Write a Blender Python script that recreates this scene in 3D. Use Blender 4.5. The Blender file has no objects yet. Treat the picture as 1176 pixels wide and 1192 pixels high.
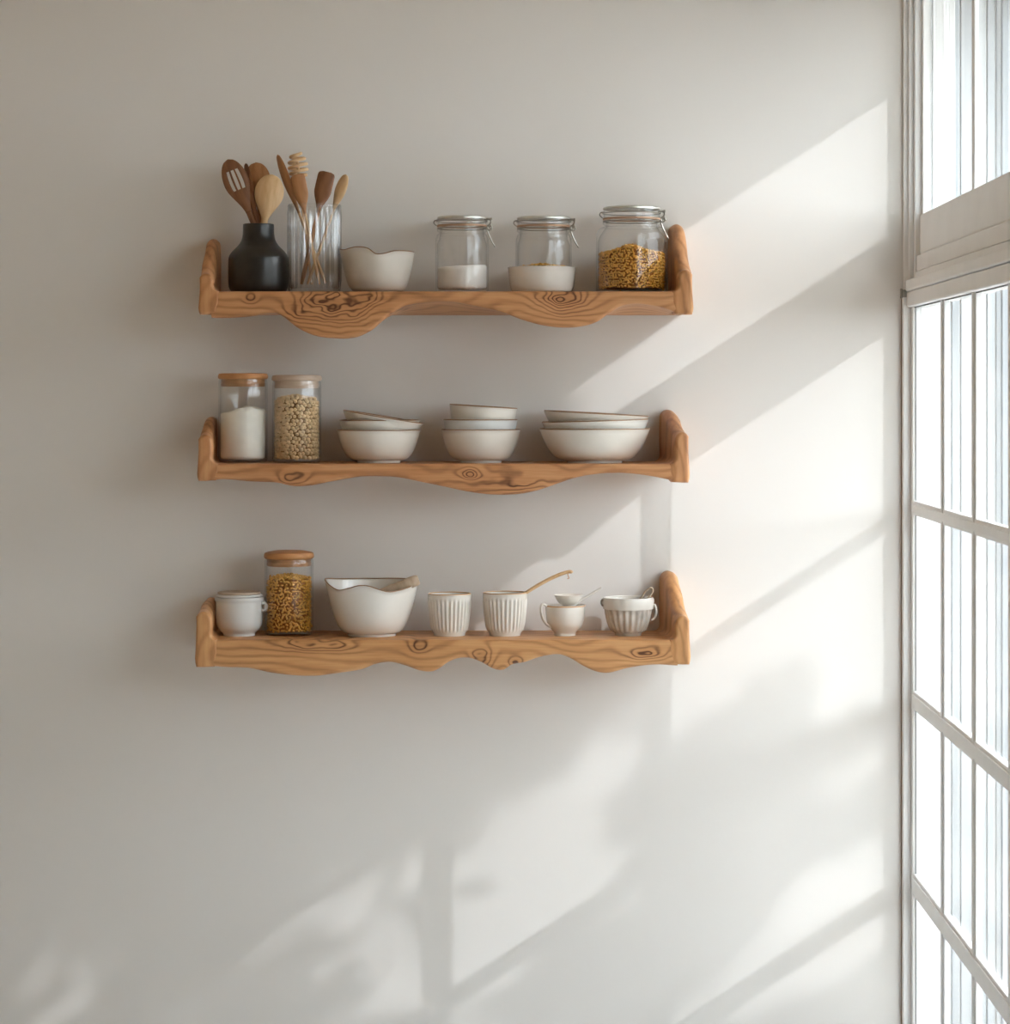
import bpy, bmesh, math, random
from mathutils import Vector, Matrix, noise
R_ = random.Random(7)
PI = math.pi
C = bpy.context.scene.collection
S = 0.0016; VU, VV = 640.0, 460.0; D = 5.0; Z0 = 1.45
DEPTH = 0.195
def sc(d): return S*(D-d)/D
def W(u, v, d=0.0): return Vector(((u-VU)*sc(d), -d, Z0+(VV-v)*sc(d)))

# ------------------------------------------------------------------ materials
class NT:
    def __init__(s, name):
        s.m = bpy.data.materials.new(name); s.m.use_nodes = True
        s.t = s.m.node_tree; s.n = s.t.nodes; s.l = s.t.links
        s.b = s.n['Principled BSDF']; s.out = s.n['Material Output']
    def add(s, typ, **kw):
        n = s.n.new(typ)
        for k, v in kw.items(): setattr(n, k, v)
        return n
    def val(s, sock, x):
        if isinstance(x, bpy.types.NodeSocket): s.l.new(x, sock)
        else: sock.default_value = x
    def math(s, op, a, b=0.0, c=None):
        n = s.add('ShaderNodeMath', operation=op)
        s.val(n.inputs[0], a); s.val(n.inputs[1], b)
        if c is not None: s.val(n.inputs[2], c)
        return n.outputs[0]
    def noise(s, vec, scale, detail=3, rough=.5):
        n = s.add('ShaderNodeTexNoise'); n.inputs['Scale'].default_value = scale
        n.inputs['Detail'].default_value = detail; n.inputs['Roughness'].default_value = rough
        s.l.new(vec, n.inputs['Vector']); return n.outputs['Fac']
    def mapping(s, scale):
        tc = s.add('ShaderNodeTexCoord'); mp = s.add('ShaderNodeMapping')
        mp.inputs['Scale'].default_value = scale
        s.l.new(tc.outputs['Object'], mp.inputs['Vector']); return mp.outputs[0]
    def ramp(s, fac, stops):
        r = s.add('ShaderNodeValToRGB'); e = r.color_ramp.elements
        while len(e) > 1: e.remove(e[-1])
        e[0].position = stops[0][0]; e[0].color = (*stops[0][1], 1)
        for p, c in stops[1:]:
            k = e.new(p); k.color = (*c, 1)
        s.l.new(fac, r.inputs[0]); return r.outputs[0]
    def bump(s, h, strength, dist=.001):
        b = s.add('ShaderNodeBump'); b.inputs['Strength'].default_value = strength
        b.inputs['Distance'].default_value = dist
        s.l.new(h, b.inputs['Height']); s.l.new(b.outputs[0], s.b.inputs['Normal'])

def srgb(r, g, b):
    f = lambda c: (c/255/12.92) if c/255 <= .04045 else ((c/255+.055)/1.055)**2.4
    return (f(r), f(g), f(b))

def simple(name, col, rough=.5, var=.06, scale=30, bump=0, metal=0, coat=0, spec=.5, sss=0):
    m = NT(name); v = m.mapping((1, 1, 1)); f = m.noise(v, scale)
    c1 = tuple(max(0, c*(1-var)) for c in col); c2 = tuple(min(1, c*(1+var)) for c in col)
    m.l.new(m.ramp(f, [(.3, c1), (.7, c2)]), m.b.inputs['Base Color'])
    m.b.inputs['Roughness'].default_value = rough; m.b.inputs['Metallic'].default_value = metal
    m.b.inputs['Coat Weight'].default_value = coat; m.b.inputs['Specular IOR Level'].default_value = spec
    if sss: m.b.inputs['Subsurface Weight'].default_value = sss; m.b.inputs['Subsurface Scale'].default_value = .01
    if bump: m.bump(m.noise(v, scale*3), bump)
    return m.m

def wood(name, light, mid, dark, axis=2, rings=70, knots=(), rough=.5, fibre=(6, 60, 160), contrast=1.0):
    m = NT(name)
    tc = m.add('ShaderNodeTexCoord'); sx = m.add('ShaderNodeSeparateXYZ')
    m.l.new(tc.outputs['Object'], sx.inputs[0])
    X, Y, Z = sx.outputs
    lowf = m.noise(m.mapping((3.2, 5, 5) if axis == 2 else (5, 5, 5)), 1.0, 2)
    low2 = m.noise(m.mapping((14, 20, 24)), 1.0, 3)
    low3 = m.noise(m.mapping((15, 15, 26)), 1.0, 2, .5)
    a, b = (Z, X) if axis == 2 else (X, Z)
    g = m.math('ADD', a, m.math('MULTIPLY', Y, .55))
    g = m.math('ADD', g, m.math('MULTIPLY', lowf, .16))
    g = m.math('ADD', g, m.math('MULTIPLY', low2, .012))
    kk = None
    for (kx, kz, sxx, sz, A) in knots:
        dx = m.math('DIVIDE', m.math('SUBTRACT', X, kx), sxx); dz = m.math('DIVIDE', m.math('SUBTRACT', Z, kz), sz)
        wob = m.math('MULTIPLY', m.math('SUBTRACT', low3, .5), 2.6)
        r2 = m.math('ADD', m.math('ADD', m.math('MULTIPLY', dx, dx), m.math('MULTIPLY', dz, dz)), wob)
        e = m.math('POWER', 2.718, m.math('MULTIPLY', r2, -1.0))
        g = m.math('ADD', g, m.math('MULTIPLY', e, A))
        kk = e if kk is None else m.math('MAXIMUM', kk, e)
    s1 = m.math('SINE', m.math('MULTIPLY', g, rings*2*PI))
    s1 = m.math('MULTIPLY_ADD', s1, .5, .5)
    fx = m.mapping(fibre); fib = m.noise(fx, 1.0, 4, .65)
    big = m.noise(m.mapping((5, 9, 9)), 1.0, 2)
    f = m.math('ADD', m.math('MULTIPLY', m.math('POWER', s1, 2.5), .20*contrast), m.math('MULTIPLY', fib, .50))
    f = m.math('ADD', f, m.math('MULTIPLY', big, .28))
    if kk is not None: f = m.math('ADD', f, m.math('MULTIPLY', m.math('MULTIPLY', kk, m.math('MULTIPLY_ADD', m.math('POWER', s1, 4.0), .8, .25)), .48))
    m.l.new(m.ramp(f, [(.22, light), (.48, mid), (.72, tuple((x+y)/2 for x, y in zip(mid, dark))), (1.0, dark)]), m.b.inputs['Base Color'])
    m.b.inputs['Roughness'].default_value = rough
    m.bump(f, .25, .0008)
    return m.m

def glass(name, tint=(.993, .993, .99), pw=4.0, edge=.72, refl=.8):
    m = NT(name); m.n.remove(m.b)
    tr = m.add('ShaderNodeBsdfTransparent'); gl = m.add('ShaderNodeBsdfGlossy')
    gl.inputs['Roughness'].default_value = .03; gl.inputs['Color'].default_value = (.95, .97, 1, 1)
    lw = m.add('ShaderNodeLayerWeight'); lw.inputs['Blend'].default_value = .5
    e = m.math('POWER', lw.outputs['Facing'], pw)
    mixc = m.add('ShaderNodeMixRGB'); m.l.new(e, mixc.inputs[0])
    mixc.inputs[1].default_value = (*tint, 1); mixc.inputs[2].default_value = (edge, edge, edge*.98, 1)
    m.l.new(mixc.outputs[0], tr.inputs['Color'])
    fres = m.math('MULTIPLY_ADD', m.math('POWER', lw.outputs['Facing'], 5.0), .96, .04)
    bp = m.add('ShaderNodeBump'); bp.inputs['Strength'].default_value = .25; bp.inputs['Distance'].default_value = .002
    m.l.new(m.noise(m.mapping((25, 25, 8)), 1.0, 2), bp.inputs['Height'])
    if name != 'pane_glass':
        m.l.new(bp.outputs[0], gl.inputs['Normal'])
    mx = m.add('ShaderNodeMixShader'); m.l.new(m.math('MULTIPLY', fres, refl), mx.inputs[0])
    m.l.new(tr.outputs[0], mx.inputs[1]); m.l.new(gl.outputs[0], mx.inputs[2])
    m.l.new(mx.outputs[0], m.out.inputs['Surface'])
    return m.m

def wallpaint(name, col, rough=.75):
    m = NT(name); v = m.mapping((1, 1, 1))
    f = m.noise(v, 1.4, 3)
    m.l.new(m.ramp(f, [(.3, tuple(c*.975 for c in col)), (.7, col)]), m.b.inputs['Base Color'])
    m.b.inputs['Roughness'].default_value = rough
    m.bump(m.noise(v, 240, 2), .12, .0006)
    return m.m

M = {}
M['wall'] = wallpaint('wall_paint', (.81, .782, .755))
M['ceil'] = wallpaint('ceiling_paint', (.84, .64, .42))
M['wall_warm'] = wallpaint('sand_wall_paint', (.90, .70, .49))
M['floor'] = wood('floor_boards', (.60, .62, .64), (.55, .57, .59), (.45, .47, .49), rings=12)
me_ = NT('outside_boards'); f_ = me_.noise(me_.mapping((45, 45, .5)), 1.0, 3, .6)
me_.l.new(me_.ramp(f_, [(.32, (.34, .38, .41)), (.5, (.50, .53, .56)), (.68, (.62, .63, .64))]), me_.b.inputs['Base Color']); me_.b.inputs['Roughness'].default_value = .6
M['ext'] = me_.m
M['paving'] = wallpaint('outside_paving', (.60, .55, .49))
M['white'] = simple('window_paint', (.92, .925, .93), .42, .03, 12, .05)
M['gasket'] = simple('window_gasket', (.10, .10, .10), .6)
M['steel'] = simple('wire_steel', (.40, .38, .34), .35, .08, 60, metal=1)
M['lidmetal'] = simple('pewter_lid', (.66, .65, .60), .38, .08, 60, metal=.85)
M['rubber'] = simple('amber_rubber', srgb(186, 150, 122), .5)
M['glass'] = glass('jar_glass')
M['ribglass'] = glass('ribbed_glass', pw=2.2, edge=.42, refl=1.3)
M['pane'] = glass('pane_glass', (.97, .98, .98), edge=.9, refl=.55)
M['cream'] = simple('cream_glaze', (.76, .71, .64), .28, .035, 25, .04, coat=.3)
M['cream2'] = simple('pale_grey_glaze', (.71, .665, .60), .33, .045, 22, .05, coat=.25)
M['cream3'] = simple('warm_white_glaze', (.80, .765, .71), .26, .03, 20, .04, coat=.3)
M['greywhite'] = simple('cool_white_glaze', (.72, .72, .71), .35, .03, 20, .04, coat=.2)
M['rim'] = simple('brown_rim_glaze', srgb(150, 116, 86), .4, .15, 60)
M['tanrim'] = simple('tan_rim_glaze', srgb(205, 165, 122), .4, .12, 60)
M['black'] = simple('black_glaze', (.018, .017, .017), .27, .25, 80, .22, coat=.15)
M['flour'] = simple('flour', (.86, .83, .76), .95, .03, 60, .15)
M['whitefill'] = simple('white_sugar', (.84, .81, .78), .9, .03, 60, .1)
M['pea'] = simple('chickpea_skin', srgb(228, 200, 158), .6, .16, 90)
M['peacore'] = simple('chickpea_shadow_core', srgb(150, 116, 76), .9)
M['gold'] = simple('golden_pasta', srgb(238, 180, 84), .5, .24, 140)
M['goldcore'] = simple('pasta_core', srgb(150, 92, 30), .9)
M['hedge'] = simple('added_hedge_leaves', (.20, .185, .15), .8, .4, 25)
M['bark'] = simple('bark', (.12, .09, .06), .9)
M['leaf'] = simple('leaf', (.10, .17, .05), .6)
UW = [wood('beech_utensil', srgb(230, 198, 156), srgb(214, 176, 130), srgb(160, 112, 68), axis=0, rings=55, fibre=(160, 160, 9), contrast=.5),
      wood('cherry_utensil', srgb(190, 140, 96), srgb(166, 114, 72), srgb(116, 72, 42), axis=0, rings=55, fibre=(160, 160, 9), contrast=.5),
      wood('walnut_utensil', srgb(150, 104, 70), srgb(124, 80, 50), srgb(76, 45, 27), axis=0, rings=55, fibre=(160, 160, 9), contrast=.6),
      wood('weathered_utensil', srgb(205, 186, 165), srgb(186, 164, 140), srgb(140, 116, 94), axis=0, rings=55, fibre=(120, 120, 40), contrast=.6)]
M['lidwood'] = wood('bamboo_lid', srgb(206, 150, 96), srgb(184, 126, 76), srgb(134, 84, 46), rings=50, contrast=.5)
M['lidpale'] = wood('pale_wood_lid', srgb(205, 184, 164), srgb(184, 162, 142), srgb(140, 114, 96), rings=50, contrast=.4)
M['lidplug'] = wood('cork_plug', srgb(186, 140, 98), srgb(150, 106, 70), srgb(110, 72, 44), rings=50, contrast=.4)

# ------------------------------------------------------------------ mesh helpers
def link(name, bm, mat, parent=None, smooth=True, loc=None, angle=45):
    bmesh.ops.recalc_face_normals(bm, faces=bm.faces)
    me = bpy.data.meshes.new(name); bm.to_mesh(me); bm.free()
    if smooth:
        for p in me.polygons: p.use_smooth = True
        me.set_sharp_from_angle(angle=math.radians(angle))
    o = bpy.data.objects.new(name, me); C.objects.link(o)
    me.materials.append(mat)
    if parent: o.parent = parent
    if loc is not None: o.location = loc
    return o
def tag(o, label, cat=None, group=None, kind=None):
    o['label'] = label
    if cat: o['category'] = cat
    if group: o['group'] = group
    if kind: o['kind'] = kind
    return o
def thing(name, label, cat, loc, rot=(0, 0, 0), group=None):
    o = bpy.data.objects.new(name, None); C.objects.link(o); o.location = loc; o.rotation_euler = rot
    o.empty_display_size = .03
    return tag(o, label, cat, group)
def struct(name, bm, mat, parent=None, smooth=False):
    o = link(name, bm, mat, parent, smooth)
    if not parent: o['kind'] = 'structure'
    return o
def box(bm, x0, x1, y0, y1, z0, z1, bev=0):
    r = bmesh.ops.create_cube(bm, size=1)
    for v in r['verts']:
        v.co = Vector(((x0+x1)/2+v.co.x*(x1-x0), (y0+y1)/2+v.co.y*(y1-y0), (z0+z1)/2+v.co.z*(z1-z0)))
    if bev:
        es = list({e for v in r['verts'] for e in v.link_edges})
        bmesh.ops.bevel(bm, geom=es, offset=bev, segments=2, profile=.5, affect='EDGES')
def boxobj(name, x0, x1, y0, y1, z0, z1, mat, parent=None, bev=0):
    bm = bmesh.new(); box(bm, x0, x1, y0, y1, z0, z1, bev)
    return struct(name, bm, mat, parent)
def lathe(prof, n=64, fn=None, bm=None, closed=False):
    bm = bm or bmesh.new(); rings = []
    for i, (r, z) in enumerate(prof):
        if r < 1e-6 and not closed:
            rr, zz = (r, z) if not fn else fn(0, r, z, i)
            rings.append([bm.verts.new((0, 0, zz if not fn else z))])
        else:
            ring = []
            for k in range(n):
                th = 2*PI*k/n; rr, zz = (r, z) if not fn else fn(th, r, z, i)
                ring.append(bm.verts.new((rr*math.cos(th), rr*math.sin(th), zz)))
            rings.append(ring)
    prs = list(zip(rings, rings[1:]))
    if closed: prs.append((rings[-1], rings[0]))
    for a, b in prs:
        if len(a) == 1 and len(b) == 1: continue
        for k in range(n):
            k2 = (k+1) % n
            if len(a) == 1: bm.faces.new((a[0], b[k], b[k2]))
            elif len(b) == 1: bm.faces.new((a[k], b[0], a[k2]))
            else: bm.faces.new((a[k], b[k], b[k2], a[k2]))
    return bm
def smoothpath(pts, n=6):
    pts = [Vector(p) for p in pts]; out = []
    for i in range(len(pts)-1):
        p0 = pts[max(i-1, 0)]; p1 = pts[i]; p2 = pts[i+1]; p3 = pts[min(i+2, len(pts)-1)]
        for k in range(n):
            t = k/n
            out.append(.5*((2*p1)+(p2-p0)*t+(2*p0-5*p1+4*p2-p3)*t*t+(3*p1-p0-3*p2+p3)*t**3))
    out.append(pts[-1]); return out
def tube(bm, pts, rad, n=8, cyc=False, flat=1.0):
    pts = [Vector(p) for p in pts]; rings = []; N = len(pts)
    T = []
    for i in range(N):
        a = pts[(i-1) % N] if (cyc or i > 0) else pts[0]; b = pts[(i+1) % N] if (cyc or i < N-1) else pts[-1]
        T.append((b-a).normalized())
    up = Vector((0, 1, 0)) if abs(T[0].y) < .9 else Vector((1, 0, 0))
    nrm = (up - T[0]*up.dot(T[0])).normalized()
    for i in range(N):
        nrm = (nrm - T[i]*nrm.dot(T[i])).normalized(); bn = T[i].cross(nrm)
        r = rad(i/(N-1)) if callable(rad) else rad
        rings.append([bm.verts.new(pts[i]+nrm*(r*flat*math.cos(2*PI*k/n))+bn*(r*math.sin(2*PI*k/n))) for k in range(n)])
    for i in range(N if cyc else N-1):
        a = rings[i]; b = rings[(i+1) % N]
        for k in range(n): bm.faces.new((a[k], a[(k+1) % n], b[(k+1) % n], b[k]))
    if not cyc:
        bm.faces.new(rings[0]); bm.faces.new(rings[-1])
    return bm
def interp(pts, x):
    if x <= pts[0][0]: return pts[0][1]
    for i in range(len(pts)-1):
        a, b = pts[i], pts[i+1]
        if x <= b[0]:
            pa = pts[max(i-1, 0)]; pb = pts[min(i+2, len(pts)-1)]
            h = b[0]-a[0]; t = (x-a[0])/h
            ma = (b[1]-pa[1])/(b[0]-pa[0])*h; mb = (pb[1]-a[1])/(pb[0]-a[0])*h
            return (2*t**3-3*t*t+1)*a[1]+(t**3-2*t*t+t)*ma+(-2*t**3+3*t*t)*b[1]+(t**3-t*t)*mb
    return pts[-1][1]

# ------------------------------------------------------------------ room
XW = (1050-VU)*S            # inner face of the window wall
XG = (1063-VU)*S            # glass plane, lower lights
XU = .700                   # glass plane, upper lights
XO = .93                    # outer face of the window wall
ZH = Z0+(VV+12)*S*.99        # window head
ZB = .10                    # window sill
YE = -2.44                  # near end of window
YR, XL, ZC = -6.3, -2.5, 2.75
bm = bmesh.new(); box(bm, XL-.1, XW+.02, 0, .12, 0, ZC); box(bm, XW+.02, XO, .004, .12, 0, ZC); struct('wall_back', bm, M['wall'])
boxobj('floor', XL-.1, XW, YR, 0, -.1, 0, M['floor'])
boxobj('ceiling', XL-.1, XO, YR, .12, ZC, ZC+.1, M['ceil'])
boxobj('wall_left', XL-.1, XL, YR, 0, 0, ZC, M['wall_warm'])
bm = bmesh.new()
box(bm, XW, XO, YE, 0, ZH, ZC); box(bm, XW, XO, YE, 0, 0, ZB); box(bm, XW, XO, YR, YE, 0, ZC)
struct('wall_right', bm, M['wall'])
boxobj('wall_rear', XL-.1, XO, YR-.1, YR, 0, ZC, M['wall_warm'])
# outside jamb lining with fluted vertical boards (seen through the glass)
bm = bmesh.new()
x = XG+.012; k = 0
rr = random.Random(3)
while x < XO-.004:
    w = rr.choice([.009, .014, .02, .03]); dpt = rr.choice([.004, .008, .012, .006])
    box(bm, x, min(x+w, XO), -dpt, .004, ZB, ZH, .0012); x += w+rr.choice([.001, .002, .003])
struct('trim_1', bm, M['ext'])
boxobj('ground', XW, 14, -14, 3, -.2, -.1, M['paving'])

# window: jamb and sashes
def zz(v, d=.05): return Z0+(VV-v)*sc(d)
win = thing('window_1', 'tall white painted window with transom at the right', None, (0, 0, 0)); win['kind'] = 'structure'
bm = bmesh.new()
box(bm, XW, XU+.03, -.020, -.0005, ZB, zz(338), .002)              # lower jamb
box(bm, XW+.002, XU+.05, -.012, -.0005, zz(338), ZH, .002)
box(bm, XW+.010, XU+.05, -.024, -.0125, zz(338), ZH, .002)
box(bm, XW+.019, XU+.05, -.038, -.0245, zz(338), ZH, .002)
struct('window_frame', bm, M['white'], win)
bm = bmesh.new()
yb = YE
box(bm, XW+.004, XU+.04, yb, -.0205, zz(338.5), zz(325), .003)
box(bm, XW+.006, XG+.03, yb, -.0205, zz(357), zz(339), .003)
box(bm, XW+.020, XU+.04, yb, -.0385, zz(324.6), zz(316), .002)
box(bm, XW+.022, XU+.04, yb, -.0385, zz(315.6), zz(297), .002)
struct('transom', bm, M['white'], win)
# upper sash
bm = bmesh.new()
box(bm, XU-.016, XU+.03, yb, -.0385, zz(296.5), zz(249), .004)
box(bm, XU-.014, XU+.03, yb, -.0385, ZH-.012, ZH, .002)
box(bm, XU-.012, XU+.03, -.050, -.0385, zz(249), ZH-.012, .002)
for d in (.58, .96, 1.32, 1.68, 2.04):
    hw_ = .013
    box(bm, XU-.003, XU+.005, -d-hw_, -d+hw_, zz(250), ZH-.01, .0015)
us = struct('sash', bm, M['white'], win)
bm = bmesh.new()
box(bm, XU+.0055, XU+.007, -.0535, -.0505, zz(249), ZH-.012)
box(bm, XU-.006, XU-.0035, yb, -.053, zz(249), zz(248.2))
struct('gasket', bm, M['gasket'], us)
boxobj('pane', XU+.001, XU+.004, yb, -.0505, zz(249), ZH-.012, M['pane'], us)
# lower sash with bars
bm = bmesh.new()
box(bm, XG-.006, XG+.012, -.042, -.0205, ZB, zz(357), .0015)
bars = [(583, 600), (805, 827), (1018, 1044), (1246, 1270)]
for a, b in bars:
    box(bm, XG-.0045, XG+.007, yb, -.042, zz(b), zz(a), .002)
    box(bm, XG-.0075, XG-.0046, yb, -.042, zz(b-4), zz(a+4), .001)
MD = (.40, .74, 1.08, 1.42, 1.76, 2.10)
for d in MD:
    box(bm, XG-.004, XG+.006, -d-.021, -d+.021, ZB, zz(357), .0015)
    box(bm, XG-.0058, XG-.0041, -d-.009, -d+.009, ZB, zz(357), .0005)
box(bm, XG-.006, XG+.012, yb, -.042, ZB, ZB+.05, .002)
ls = struct('sash', bm, M['white'], win)
bm = bmesh.new()
ys = [-.042]+[-d for d in MD]
box(bm, XG-.0008, XG+.0002, -.0445, -.0422, ZB+.05, zz(357))
for d in MD[:3]:
    box(bm, XG-.0008, XG+.0002, -d+.021, -d+.024, ZB+.05, zz(357))
box(bm, XG-.0035, XG-.0005, yb, -.044, zz(358.2), zz(357.2))
struct('gasket', bm, M['gasket'], ls)
boxobj('pane', XG+.001, XG+.004, yb, -.0422, ZB+.05, zz(357), M['pane'], ls)
# small hinge at the corner of the transom
bm = bmesh.new()
cx, cz = XW-.004, zz(341)
lathe([(0, 0), (.0022, .0004), (.0022, .018), (0, .0185)], 12, bm=bm)
bmesh.ops.translate(bm, verts=bm.verts, vec=(cx, -.022, cz-.009))
box(bm, cx, XW+.006, -.0225, -.0205, cz-.007, cz+.007, .0005)
link('hinge', bm, M['steel'], win)
# exterior vertical trim strip of brown sealant in the corner
boxobj('caulk_line', XW-.0012, XW-.0002, -.003, -.0005, ZB, zz(345), M['rim'], win)

# ------------------------------------------------------------------ shelves
M['black'] = simple('black_glaze_pot', (.018, .017, .016), .33, .25, 80, .07, coat=.1)
def shelf(idx, topv, prof, left, right, label, knots, knotsL=(), zbv=None):
    """prof: front lower outline in photo pixels; left/right: (back_top_v, front_top_v, xi_back, xo_back, xi_front, xo_front)"""
    fr = DEPTH; z_top = Z0+(VV-topv)*sc(fr)
    root = thing('wall_shelf', label, 'shelf', (0, 0, z_top))
    tone = [(srgb(216, 164, 116), srgb(194, 137, 90), srgb(92, 50, 26)),
            (srgb(216, 165, 118), srgb(192, 134, 88), srgb(88, 50, 28)),
            (srgb(224, 174, 122), srgb(200, 145, 94), srgb(96, 56, 30))][idx]
    kn = [((u-VU)*sc(fr), (topv-v)*sc(fr), su*sc(fr), sv*sc(fr), A) for u, v, su, sv, A in knots]
    wm = wood('live_edge_wood_%d' % idx, *tone, rings=50, knots=kn, rough=.48, fibre=(9, 90, 170))
    we = wood('shelf_end_wood_%d' % idx, *tone, axis=0, rings=45, rough=.48, fibre=(120, 60, 14))
    def zf(u): return (topv-interp(prof, u))*sc(fr)
    zback = -.044 if zbv is None else (VV-zbv)*sc(0)+Z0-z_top
    uL = left[4]-2; uR = right[4]+2
    bm = bmesh.new(); rings = []
    N = 260
    for i in range(N+1):
        u = uL+(uR-uL)*i/N; x = (u-VU)*sc(fr); b = zf(u)
        wob = .0022*noise.noise(Vector((x*9, idx*7, 0)))
        r = .005
        sec = [(-.0005, 0), (-.05, 0), (-.12, 0), (-fr+r, 0)]
        for k in range(1, 5):
            a = k/4*PI/2; sec.append((-fr+r-r*math.sin(a), -r+r*math.cos(a)))
        for k in range(1, 8): sec.append((-fr+wob*math.sin(k/8*PI), -r+(b+r*1.4-(-r))*k/8))
        for k in range(0, 6):
            a = k/5*PI/2; sec.append((-fr+1.6*r*(1-math.cos(a)), b+r*1.4*(1-math.sin(a))))
        for k in range(1, 10):
            t = k/9; e = t*t*(3-2*t)
            sec.append((-fr+1.6*r+(fr-1.6*r-.0005)*t, b+(zback-b)*e))
        rings.append([bm.verts.new((x, y, z)) for y, z in sec])
    for a, b in zip(rings, rings[1:]):
        n = len(a)
        for k in range(n): bm.faces.new((a[k], a[(k+1) % n], b[(k+1) % n], b[k]))
    bm.faces.new(rings[0]); bm.faces.new(rings[-1])
    link('board', bm, wm, root, angle=60)
    for side, E in ((-1, left), (1, right)):
        btv, ftv, xib, xob, xif, xof, bbv = E
        z_b = Z0+(VV-btv)*sc(0)-z_top; z_f = (topv-ftv)*sc(fr)
        XiB, XoB = (xib-VU)*sc(0), (xob-VU)*sc(0); XiF, XoF = (xif-VU)*sc(fr), (xof-VU)*sc(fr)
        zbF = (topv-bbv)*sc(fr)
        bm = bmesh.new(); rings = []
        NS = 40
        sts = [(i/NS, 0) for i in range(NS)]
        st2 = [(1-.035+.035*math.sin(a*PI/2/6), .0055*(1-math.cos(a*PI/2/6))) for a in range(7)]
        sts = [(i/NS*.965, 0) for i in range(NS)]+st2
        for t, ins in sts:
            y = -.0005-(fr+.0006-.0005)*t
            e = max(0, min(1, (t-.12)/.86)); e = e*e*(3-2*e)
            zt = z_b+(z_f-z_b)*e
            q = t**1.0
            xi = XiB+(XiF-XiB)*q; xo = XoB+(XoF-XoB)*q
            xo += side*.0022*noise.noise(Vector((t*4, idx*3+side, 1))); xi += .0016*noise.noise(Vector((t*5, idx*3+side, 5)))
            zb = zback+(zbF-zback)*(t*t*(3-2*t))
            # taper: upper part leans inwards/narrows slightly
            m_ = (xi+xo)/2; hw = abs(xo-xi)/2-ins; zt -= ins
            zb += ins
            rt = hw*.95
            ring = []
            # outer side going up
            for k in range(12):
                f = k/11; z = zb+.004*0+(zt-rt-zb)*f
                bulge = .0015*math.sin(f*PI+t*2)
                cut = .003*(1-min(1, k/1.5)) if k < 2 else 0
                ring.append((m_+side*(hw+bulge-cut), z))
            for k in range(1, 10):
                a = k/10*PI; ring.append((m_+side*hw*math.cos(a)*(1-.12*math.sin(a)), zt-rt+rt*math.sin(a)))
            for k in range(10):
                f = k/9; z = zt-rt+(.012-(zt-rt))*f
                ring.append((m_-side*(hw+.001*math.sin(f*PI)), z))
            for k in range(1, 7):
                a = k/6*PI/2; ring.append((m_-side*(hw+.012*(1-math.cos(a))), .012-.0122*math.sin(a)))
            ring.append((m_-side*(hw+.012), min(-.006, zb*.5)))
            ring.append((m_-side*(hw+.006), zb+.001)); ring.append((m_, zb))
            rings.append([bm.verts.new((x, y, z)) for x, z in ring])
        for a, b in zip(rings, rings[1:]):
            n = len(a)
            for k in range(n): bm.faces.new((a[k], a[(k+1) % n], b[(k+1) % n], b[k]))
        bm.faces.new(rings[0]); bm.faces.new(rings[-1])
        link('end_panel', bm, we, root, angle=70)
    return z_top

P1 = [(232, 362), (240, 369), (280, 369), (317, 364), (330, 369), (347, 382), (368, 391), (393, 394), (414, 392.6), (432, 384.5), (444, 374), (457, 364), (470, 356.5), (488, 352.6), (525, 351), (554, 356), (584, 363), (608, 372), (629, 378), (650, 381), (673, 380.5), (694, 375), (709, 365), (724, 356), (742, 353.5), (763, 356), (778, 360), (795, 366), (806, 364)]
P2 = [(231, 559), (238, 560.5), (258, 558), (291, 560.5), (322, 562), (342, 566), (363, 565), (386, 560.5), (419, 555), (444, 554.6), (465, 556), (490, 561), (519, 567), (548, 573), (577, 576), (605, 575), (629, 570), (652, 562), (675, 555), (704, 551), (730, 551), (756, 554), (779, 558.5), (793, 562), (803, 561)]
P3 = [(228, 777), (239, 775.5), (263, 777), (289, 778), (315, 783.4), (342, 786.6), (368, 787), (400, 783), (421, 779.5), (437, 773.4), (455, 771), (473, 775.5), (489, 781), (503, 782), (512, 778), (522, 771), (534, 766.5), (548, 766.5), (560, 771), (575, 779), (586, 780), (596, 774), (611, 771), (629, 765), (650, 762), (664, 766.5), (679, 775.4), (694, 782), (709, 783.5), (733, 777.5), (763, 774), (792, 775), (804, 772)]
T1, T2, T3 = 339, 540, 745
Z1 = shelf(0, T1, P1, (279, 318, 257, 243, 248, 231, 366), (262, 314, 778, 794, 790, 807, 366),
           'topmost wooden wall shelf with a deep swirling bulge below the glass tumbler', [(395, 352, 48, 24, .10), (655, 350, 30, 16, .07), (292, 348, 8, 7, .03), (345, 362, 16, 12, .03)], zbv=367)
Z2 = shelf(1, T2, P2, (485, 506, 253, 241, 247, 230, 560), (477, 503, 768, 784, 787, 803, 562),
           'middle live-edge wooden wall shelf under the stacked bowls', [(340, 556, 16, 9, .06), (546, 551, 13, 6, .045), (600, 560, 50, 12, .05)], zbv=547)
Z3 = shelf(2, T3, P3, (695, 712, 253, 239, 246, 227, 777), (664, 717, 768, 786, 787, 804, 774),
           'lowest live-edge wooden wall shelf with a scalloped lower edge, under the ribbed cups', [(345, 750, 34, 8, .06), (750, 760, 26, 8, .05), (562, 766, 12, 12, .06), (600, 770, 10, 7, .04), (487, 752, 12, 8, .03), (395, 752, 20, 7, .04)], zbv=757)

def base(u, zt, d): return Vector(((u-VU)*sc(d), -d, zt))

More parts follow.
